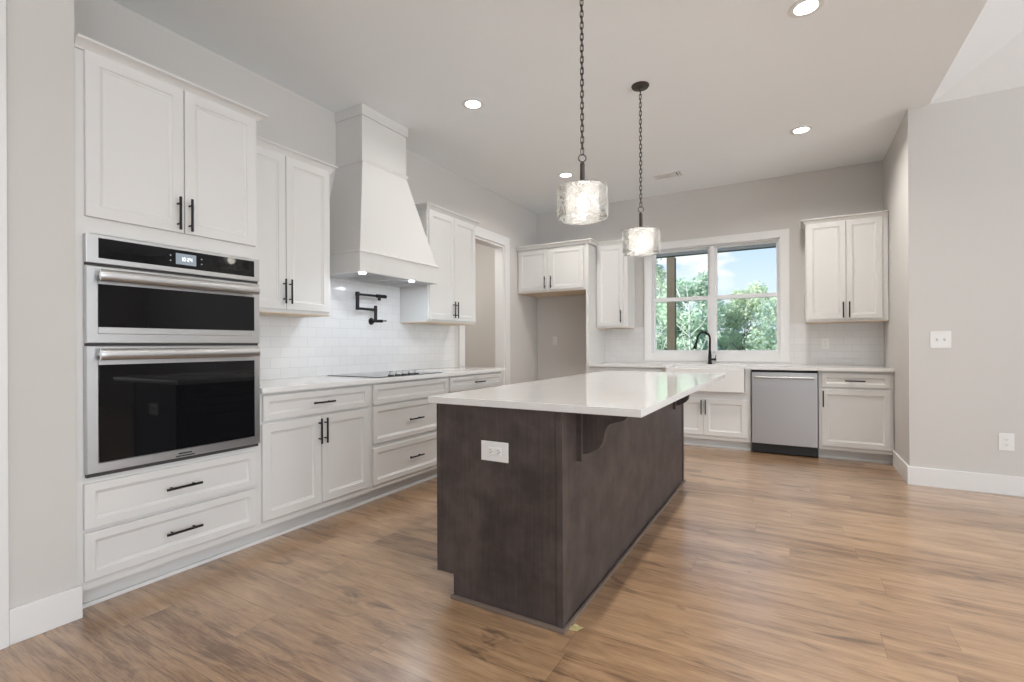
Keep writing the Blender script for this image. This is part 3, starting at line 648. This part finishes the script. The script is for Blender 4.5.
# faucet
FA = empty('kitchen_faucet', (-.872, 6.20, CT1), 0, 'black gooseneck kitchen faucet in front of the window', 'faucet')
MB().lathe([(0, 0), (.027, 0), (.027, .01), (.022, .02), (.0195, .05), (.0195, .10), (.017, .125), (.0155, .16), (0, .16)], (0, 0, 0), 28).build('faucet_base', m_blk, FA)
dx, dy = -.155, -.060
pts = [(0, 0, .15)] + [(0, 0, .15 + .15 * k / 4) for k in range(1, 4)]
L_ = math.hypot(dx, dy)
for k in range(0, 17):
    a = PI * k / 16 * 1.02
    r = .070; u = (r - r * math.cos(a)); z = .30 + r * 1.15 * math.sin(a)
    pts.append((dx / L_ * u, dy / L_ * u, z))
ue = pts[-1]
pts.append((ue[0] + dx / L_ * .008, ue[1] + dy / L_ * .008, ue[2] - .02))
MB().tube(pts, .0125, 16).build('gooseneck_spout', m_blk, FA)
q0 = Vector(pts[-1]); q1 = q0 + Vector((dx / L_ * .012, dy / L_ * .012, -.04)); q2 = q1 + Vector((dx / L_ * .012, dy / L_ * .012, -.055))
MB().cyl(q0, q1, .014, .016).cyl(q1, q2, .016, .021).build('spray_head', m_blk, FA)
MB().cyl((.015, 0, .055), (.066, -.008, .055), .013).cyl((.06, -.007, .055), (.069, -.009, .057), .016).cyl((.062, -.007, .06), (.070, -.02, .105), .0045).build('lever_handle', m_blk, FA)
# dishwasher
DW, c = back_unit('dishwasher', -.398, .203, 'stainless steel dishwasher under the back counter', 'dishwasher')
MB().box(-.296, .296, -.58, -.03, .012, .868).build('tub_body', m_bplas, DW)
dd = MB().box(-.2935, .2935, -.641, -.582, .112, .850, .004).build('front_panel', m_steel, DW)
hp = [(-.262 + .524 * k / 12, -.675 - .010 * math.sin(PI * k / 12), .800) for k in range(13)]
hb = MB().tube(hp, .0125, 14)
for sx_ in (-1, 1): hb.cyl((sx_ * .245, -.676, .80), (sx_ * .245, -.638, .80), .010)
hb.build('towel_bar_handle', m_steel, dd)
MB().box(-.2935, .2935, -.56, -.545, .008, .108).build('toe_panel', m_bplas, DW)
# ================================================================ ISLAND
IX0, IX1, IY0, IY1 = -1.434, -.801, 1.7745, 4.216
ISL = empty('kitchen_island', ((IX0 + IX1) / 2, (IY0 + IY1) / 2, 0), 0, 'dark brown stained kitchen island base with scrolled brackets', 'island')
ox, oy = -(IX0 + IX1) / 2, -(IY0 + IY1) / 2
def ib(mb, x0, x1, y0, y1, z0, z1, b=.0015): return mb.box(x0 + ox, x1 + ox, y0 + oy, y1 + oy, z0, z1, b)
ib(MB(), IX0 + .022, IX1 - .012, IY0 + .02, IY1 - .02, .105, .8755).build('carcass', m_stain, ISL)
ib(MB(), IX0 + .092, IX1 - .014, IY0 + .02, IY1 - .02, 0, .105).build('toe_kick', m_stain, ISL)
for ya, yb in ((IY0, IY0 + .02), (IY1 - .02, IY1)):
    MB().prism([(IX0 + .004 + ox, .105), (IX0 + .092 + ox, .105), (IX0 + .092 + ox, 0), (IX1 - .004 + ox, 0), (IX1 - .004 + ox, .8755), (IX0 + .004 + ox, .8755)], 1, ya + oy, yb + oy, .0015).build('end_panel', m_stain, ISL)
ib(MB(), IX1 - .012, IX1 - .004, IY0 + .02, IY1 - .02, 0, .8755).build('back_panel', m_stain, ISL)
for ya, yb in ((IY0 - .004, IY0 + .045), (IY1 - .045, IY1 + .004)):
    ib(MB(), IX1 - .026, IX1 + .002, ya, yb, 0, .8755, .002).build('corner_stile', m_stain, ISL)
ib(MB(), IX0, IX0 + .020, IY0 - .003, IY0 + .02, .105, .8755).build('corner_stile', m_stain, ISL)
# working side: doors and drawers facing the oven wall (plain shaker, dark)
def dark_front(y0, y1, z0, z1, kind, fw):
    t = shaker(y0, y1, z0, z1, 0, fw)
    t.bm.transform(Matrix(((0, 1, 0, IX0 + ox), (1, 0, 0, 0), (0, 0, 1, 0), (0, 0, 0, 1)))); bmesh.ops.recalc_face_normals(t.bm, faces=t.bm.faces)
    o = t.build(kind, m_stain, ISL)
    h = MB(); ym = (y0 + y1) / 2; zm = (z0 + z1) / 2 if kind == 'drawer' else z1 - .1
    x = IX0 + ox - .03
    if kind == 'drawer': h.cyl((x, ym - .08, zm), (x, ym + .08, zm), .006).cyl((x, ym - .05, zm), (IX0 + ox, ym - .05, zm), .0045).cyl((x, ym + .05, zm), (IX0 + ox, ym + .05, zm), .0045)
    else: h.cyl((x, y1 - .03, zm - .08), (x, y1 - .03, zm + .08), .006).cyl((x, y1 - .03, zm - .05), (IX0 + ox, y1 - .03, zm - .05), .0045).cyl((x, y1 - .03, zm + .05), (IX0 + ox, y1 - .03, zm + .05), .0045)
    h.build('handle', m_blk, o)
n = 4; seg_ = (IY1 - IY0 - .06) / n
for i in range(n):
    a = IY0 + .03 + i * seg_ + oy
    dark_front(a + .004, a + seg_ - .004, .72, .862, 'drawer', .045); dark_front(a + .004, a + seg_ - .004, .115, .71, 'door', .06)
# shoe moulding at the island's foot
sm = MB(); ib(sm, IX0 + .085, IX1 + .014, IY0 - .018, IY0, 0, .016, .004); ib(sm, IX1, IX1 + .014, IY0 - .002, IY1 + .016, 0, .016, .004); ib(sm, IX0 + .085, IX1 + .0, IY1, IY1 + .016, 0, .016, .004)
m_shoe = mat('brown_shoe_moulding', (0.20, 0.155, 0.125), 0.4, var=(6, .1))
sm.build('shoe_moulding', m_shoe, ISL)
# corbels
def corbel(y):
    bl = MB(); ib(bl, IX1 - .004, IX1 + .018, y - .045, y + .045, .648, .8755, .0015)
    b = bl.build('bracket_plate', m_stain, ISL)
    P_ = [(0.0, .8755), (.205, .8755), (.203, .862), (.194, .846), (.180, .833), (.165, .826), (.140, .820), (.118, .811), (.104, .797), (.097, .780), (.092, .755), (.085, .728), (.070, .707), (.050, .694), (.028, .682), (.0, .675)]
    MB().prism([(IX1 + .018 + ox + p[0], p[1]) for p in P_], 1, y - .024 + oy, y + .024 + oy, .0015).build('scroll_bracket', m_stain, b)
corbel(1.975); corbel(3.87)
tag(MB().box(-1.4795, -.481, 1.763, 4.242, CT0, .9075, .003).build('worktop', m_quartz), 'large white quartz slab on top of the dark island', 'countertop')
# paper scrap by the island corner
sc = MB()
t = bmesh.new(); vs = [(-.028, -.010, .002), (.004, -.018, .004), (.032, .004, .010), (.020, .018, .003), (-.006, .020, .012), (-.030, .006, .003)]
cv = t.verts.new((0, 0, .006)); vv = [t.verts.new(v) for v in vs]
for i in range(6): t.faces.new((cv, vv[i], vv[(i + 1) % 6]))
bmesh.ops.solidify(t, geom=list(t.faces), thickness=.0015); sc.merge(t)
o = sc.build('paper_scrap', m_scrap); o.location = (-.762, 1.815, .0); o.rotation_euler = (0, 0, .3); tag(o, 'small crumpled yellow scrap on the floor at the island corner', 'scrap')
# ================================================================ OUTLETS AND SWITCHES (local: plate faces -y)
def duplex(parent, x, horiz=False):
    for s_ in (-1, 1):
        cx_, cz_ = (x + s_ * .0195, 0) if horiz else (x, s_ * .0195)
        w, h = (.0145, .017) if horiz else (.017, .0145)
        r = MB().box(cx_ - w, cx_ + w, -.0075, -.003, cz_ - h, cz_ + h, .003).build('receptacle', m_plate, parent)
        s = MB()
        for k in (-1, 1):
            if horiz: s.box(cx_ - .0035, cx_ + .0035, -.0079, -.007, cz_ + k * .0062 - .001, cz_ + k * .0062 + .001)
            else: s.box(cx_ + k * .0062 - .001, cx_ + k * .0062 + .001, -.0079, -.007, cz_ - .0035, cz_ + .0035)
        if horiz: s.cyl((cx_ + .009, -.0079, cz_), (cx_ + .009, -.007, cz_), .0022, seg=10)
        else: s.cyl((cx_, -.0079, cz_ - .009), (cx_, -.007, cz_ - .009), .0022, seg=10)
        s.build('slot', m_slot, r)
def plate(name, loc, rz, w, h, label, cat): 
    e_ = empty(name, loc, rz, label, cat); MB().box(-w / 2, w / 2, -.005, 0, -h / 2, h / 2, .002).build('cover_plate', m_plate, e_); return e_
e_ = plate('island_outlet', (-1.117, IY0 - .0005, .686), 0, .136, .085, 'white horizontal double outlet plate on the dark end of the island', 'outlet'); duplex(e_, 0, True)
e_ = plate('wall_outlet', (-2.957, WB - .0005, 1.208), 0, .072, .116, 'white outlet on the back wall inside the refrigerator niche', 'outlet'); duplex(e_, 0)
e_ = plate('wall_outlet', (1.377, YW - .0005, .398), 0, .088, .130, 'white outlet low on the grey wall at the right edge', 'outlet'); duplex(e_, 0)
e_ = plate('backsplash_outlet', (.292, WB - .0105, 1.145), 0, .07, .114, 'white outlet on the subway tile right of the window', 'outlet'); duplex(e_, 0)
e_ = plate('light_switch', (1.001, YW - .0005, 1.172), 0, .128, .134, 'white double toggle switch plate on the right grey wall', 'light switch')
for s_ in (-1, 1):
    g = MB().box(s_ * .023 - .006, s_ * .023 + .006, -.0062, -.004, -.012, .012, .0005).build('toggle_slot', mat('switch_shadow_grey', (.55, .54, .53), .4, var=(5, .01)), e_)
    MB().prism([(-.004, -.007), (-.017, .004), (-.016, .009), (-.004, .006)], 0, s_ * .023 - .004, s_ * .023 + .004).build('toggle', m_plate, g)
# ================================================================ CEILING FIXTURES
can_labels = ['round recessed ceiling light between the hood chimney and the near pendant chain', 'round recessed ceiling light just above and left of the near pendant shade', 'round recessed ceiling light above the right-hand wall cabinet', 'round recessed ceiling light at the top right, cut off by the frame', 'unseen recessed ceiling light added in the near right of the room']
for i, (x, y) in enumerate(CANS):
    e_ = empty('recessed_ceiling_light', (x, y, CE), 0, can_labels[i], 'ceiling light', 'recessed ceiling lights')
    MB().lathe([(.060, 0), (.086, 0), (.088, -.003), (.084, -.006), (.066, -.007), (.060, -.004), (.060, 0)], (0, 0, 0), 40).build('trim_ring', m_trim, e_)
    MB().lathe([(0, -.004), (.061, -.004), (.061, -.001), (0, -.001)], (0, 0, 0), 40).build('lens', m_can, e_)
    light('downlight', 'AREA', (x, y, CE - .009), CAN_W[i], .11, (0, 0, 0), WARM, shape='DISK', spread=math.radians(150))
light('side_room_fill_light', 'AREA', (-4.1, 4.9, CE - .02), 15, .15, (0, 0, 0), WARM, shape='DISK')  # added lamp out of view, brightens the side room behind the opening
V = empty('ceiling_vent', (-1.225, 5.61, CE), 0, 'small white slotted air vent on the ceiling near the back wall', 'vent')
g = MB().box(-.155, .155, -.08, -.060, -.008, 0, .002).box(-.155, .155, .060, .08, -.008, 0, .002).box(-.155, -.135, -.06, .06, -.008, 0, .002).box(.135, .155, -.06, .06, -.008, 0, .002)
g.build('vent_frame', m_trim, V)
for k in range(9):
    x = -.12 + k * .03
    t = bmesh.new(); bmesh.ops.create_cube(t, size=1.0)
    MBs = MB(); MBs.merge(t, Matrix.Translation((x, 0, -.006)) @ Matrix.Rotation(.7 if k < 5 else -.7, 4, 'Y') @ Matrix.Diagonal((.018, .12, .0012, 1))); MBs.build('slat', m_trim, V)
MB().box(-.135, .09, -.06, .06, -.001, -.0002).build('duct_backing', m_trim, V); MB().box(.09, .135, -.06, .06, -.001, -.0002).build('open_duct', m_slot, V)
# pendants
def pendant(x, y, label):
    r_ = empty('pendant_light', (x, y, CE), 0, label, 'pendant light', 'glass drum pendant lights over the island')
    zb, zt = 1.813 - CE, 1.982 - CE; R = .1345
    MB().lathe([(0, 0), (.064, 0), (.064, -.006), (.058, -.014), (.03, -.018), (.012, -.024), (.008, -.036), (0, -.036)], (0, 0, 0), 40).build('canopy', m_brz, r_)
    # chain
    zc0, zc1 = 2.158 - CE, -.036; pitch = .031; nl = int(round((zc1 - zc0) / pitch)); pitch = (zc1 - zc0) / nl
    ch = MB()
    for i in range(nl):
        zc = zc0 + pitch * (i + .5); h = pitch * .5 + .0045; w = .0085; pp = []
        for k in range(16):
            a = 2 * PI * k / 16; u = w * math.cos(a); v = (h - w) * (1 if math.sin(a) > 0 else -1) * (abs(math.sin(a)) > 1e-6) + w * math.sin(a)
            pp.append((u, 0, zc + v) if i % 2 == 0 else (0, u, zc + v))
        ch.tube(pp, .0026, 6, closed=True)
    ch.tube([(0, 0, zc0), (.003, .002, (zc0 + zc1) / 2), (0, 0, zc1)], .0014, 6)
    ch.build('chain', m_brz, r_)
    pp = [(math.cos(YAW) * .0195 * math.cos(a), math.sin(YAW) * .0195 * math.cos(a), 2.137 - CE + .0195 * math.sin(a)) for a in [2 * PI * k / 28 for k in range(28)]]
    MB().tube(pp, .003, 8, closed=True).build('hanging_ring', m_brz, r_)
    MB().lathe([(0, 0), (.006, 0), (.0105, -.004), (.0125, -.012), (.0125, -.10), (.0185, -.106), (.0185, -.135), (0, -.135)], (0, 0, 2.116 - CE), 24).build('stem', m_brz, r_)
    MB().lathe([(0, 0), (.016, 0), (.016, -.035), (0, -.035)], (0, 0, zt - .002), 20).build('socket', m_steel, r_)
    sh = MB(); pr_ = [(.017, zt), (R - .012, zt), (R - .004, zt - .003), (R, zt - .011), (R, zb + .014), (R - .003, zb + .004), (R - .008, zb), (R - .012, zb + .003), (R - .005, zb + .014), (R - .004, zt - .010), (R - .009, zt - .004), (.017, zt - .004), (.017, zt)]
    sh.lathe(pr_, (0, 0, 0), 64); sh.build('glass_shade', m_seed, r_)
    MB().lathe([(0, -.036), (.010, -.036), (.013, -.045), (.022, -.062), (.0285, -.080), (.0285, -.094), (.022, -.110), (.010, -.118), (0, -.120)], (0, 0, zt), 28).build('bulb', m_bulb, r_)
pendant(-.973, 2.432, 'nearer glass drum pendant hanging on a long dark chain over the island')
pendant(-.973, 3.575, 'farther glass drum pendant with its dark ceiling canopy in view')
# ================================================================ OUTSIDE
tag(MB().box(-60, 60, WB + .16, 120, -1.6, -1.5).build('lawn', m_grass, smooth=False), 'green lawn outside the kitchen window', 'grass')['kind'] = 'stuff'
S('floor_porch', MB().box(-4.5, 4.0, WB + .15, 9.2, -.25, -.12), mat('porch_concrete', (.45, .44, .42), .8, var=(4, .05)))
PO = empty('porch_post', (-1.905, 9.0, -.12), 0, 'square dark brown timber post outside the left window', 'post')
MB().box(-.069, .069, -.07, .07, .09, 2.82, .004).build('shaft', m_beam, PO)
MB().box(-.085, .085, -.085, .085, 0, .09, .006).build('post_base', m_beam, PO)
tag(MB().box(-4.5, 4.0, 8.93, 9.07, 2.722, 2.95, .004).build('porch_beam', mat('porch_beam_slate', (0.09, 0.095, 0.10), 0.7, var=(6, .2))), 'dark timber beam running across the top of the window view', 'beam')
random.seed(7)
def crown_mesh(name, rx, rz, n, s0, seed):
    rnd = random.Random(seed); bm = bmesh.new(); blobs = []
    for i in range(16):
        a = rnd.uniform(0, 2 * PI); z = rnd.uniform(-.85, .85); r = math.sqrt(max(.05, 1 - z * z)) * rnd.uniform(.25, .75)
        blobs.append((Vector((math.cos(a) * r * rx, math.sin(a) * r * rx, z * rz)), rnd.uniform(.30, .48) * rx))
    for i in range(n):
        c_, br = rnd.choice(blobs)
        d_ = Vector((rnd.gauss(0, 1), rnd.gauss(0, 1), rnd.gauss(0, 1))).normalized()
        p_ = c_ + d_ * br * rnd.uniform(.45, 1.05)
        nrm = (d_ + Vector((rnd.gauss(0, .6), rnd.gauss(0, .6), rnd.gauss(0, .6)))).normalized(); u = nrm.orthogonal().normalized(); u.rotate(Matrix.Rotation(rnd.uniform(0, 6.28), 3, nrm)); v = nrm.cross(u)
        s_ = s0 * rnd.uniform(.6, 1.3)
        vs_ = [bm.verts.new(p_ + u * s_ * a_ + v * s_ * .5 * b_) for a_, b_ in ((-.5, 0), (0, .5), (.5, 0), (0, -.5))]
        bm.faces.new(vs_)
    me = bpy.data.meshes.new(name); bm.to_mesh(me); bm.free(); return me
crowns = [crown_mesh('foliage', 1.35, 2.1, 6500, .17, 1), crown_mesh('foliage', 1.15, 2.3, 5500, .15, 2), crown_mesh('foliage', 1.5, 1.9, 6500, .16, 3)]
def trunk_mb(h, r, rnd):
    pts = []; x = y = 0
    for k in range(7):
        pts.append((x, y, h * k / 6)); x += rnd.uniform(-.07, .07); y += rnd.uniform(-.07, .07)
    mb = MB(); mb.tube(pts, r, 8, radii=[r * (1 - .12 * k) for k in range(7)])
    for k in range(2, 6):
        for q_ in range(2):
            p0 = Vector(pts[k]); a = rnd.uniform(0, 6.28); mb.tube([p0, p0 + Vector((math.cos(a) * .35, math.sin(a) * .35, .35)), p0 + Vector((math.cos(a) * .6, math.sin(a) * .6, .85))], r * .3, 6, radii=[r * .35, r * .25, r * .1])
    return mb
trees = [  # x, y, top z, kind, birch?, label
 (-5.3, 19.5, 5.9, 1, True, 'tall leafy tree at the left edge of the left window, beyond the post'),
 (-3.45, 19.0, 3.95, 0, True, 'leafy tree seen between the porch post and the window mullion'),
 (-2.5, 21.0, 2.95, 2, True, 'low leafy tree seen just right of the window mullion'),
 (-1.55, 20.0, 3.45, 1, False, 'round-topped tree standing highest in the right window'),
 (-.35, 19.5, 3.0, 2, True, 'leafy tree at the right edge of the right window'),
 (1.2, 20.5, 3.3, 0, False, None),
]
for (x, y, zt, k, birch, lab) in trees + [(-7.6, 20.5, 5.0, 0, False, None), (-9.8, 19.5, 4.6, 2, False, None), (2.6, 20.5, 3.8, 1, False, None), (4.8, 19.5, 4.2, 0, False, None), (7.0, 20.5, 4.4, 2, False, None)]:
    rnd = random.Random(int(x * 100) + 5)
    T_ = empty('tree', (x, y, -1.5), rnd.uniform(0, 6), lab or 'green tree in the row beyond the view of the kitchen window', 'tree', 'trees beyond the kitchen window')
    h = zt + 1.5; rz_ = (2.1, 2.3, 1.9)[k]
    trunk_mb(h * .7, .055 if not birch else .05, rnd).build('trunk', m_birchbark if birch else m_bark, T_)
    for lv, zz, sc_ in ((0, h - rz_ * 1.0, 1.0), (1, h - rz_ * 1.9, 1.08)):
        me = crowns[(k + lv) % 3].copy(); me.materials.clear(); me.materials.append(m_leaf[(k + lv * 2) % 3])
        o = bpy.data.objects.new('foliage', me); COL.objects.link(o); o.parent = T_; o.location = (0, 0, zz); o.scale = (sc_, sc_, 1.0); o.rotation_euler = (0, 0, rnd.uniform(0, 6))
for x, lab in ((-3.42, 'thin pale birch trunk at the left edge of the left window'), (-2.55, 'thin pale birch trunk just right of the porch post in the left window')):
    rnd = random.Random(int(-x * 100)); T_ = empty('birch_tree', (x, 14.3, -1.5), 0, lab, 'tree')
    trunk_mb(4.3, .04, rnd).build('trunk', m_birchbark, T_)
    me = crown_mesh('foliage', .7, 1.2, 160, .12, int(-x * 10)); me.materials.append(m_leaf[1])
    o = bpy.data.objects.new('foliage', me); COL.objects.link(o); o.parent = T_; o.location = (0, 0, 3.4)
# a farther belt of woodland behind the first row
for i in range(9):
    x = -14 + i * 3.4; rnd = random.Random(i + 50)
    T_ = empty('tree', (x, 26 + rnd.uniform(-1, 1), -1.5), rnd.uniform(0, 6), 'hazy green tree in the woodland belt behind the nearer trees', 'tree', 'farther woodland trees')
    h = 4.55 + rnd.uniform(-.25, .35)
    trunk_mb(h * .8, .09, rnd).build('trunk', m_bark, T_)
    for lv, zz in ((0, h - 1.9), (1, h - 3.6)):
        me = crowns[(i + lv) % 3].copy(); me.materials.clear(); me.materials.append(m_leaf[(i + lv) % 3])
        o = bpy.data.objects.new('foliage', me); COL.objects.link(o); o.parent = T_; o.location = (0, 0, zz); o.scale = (1.45, 1.45, 1.0)
for me in list(bpy.data.meshes):
    if me.users == 0: bpy.data.meshes.remove(me)
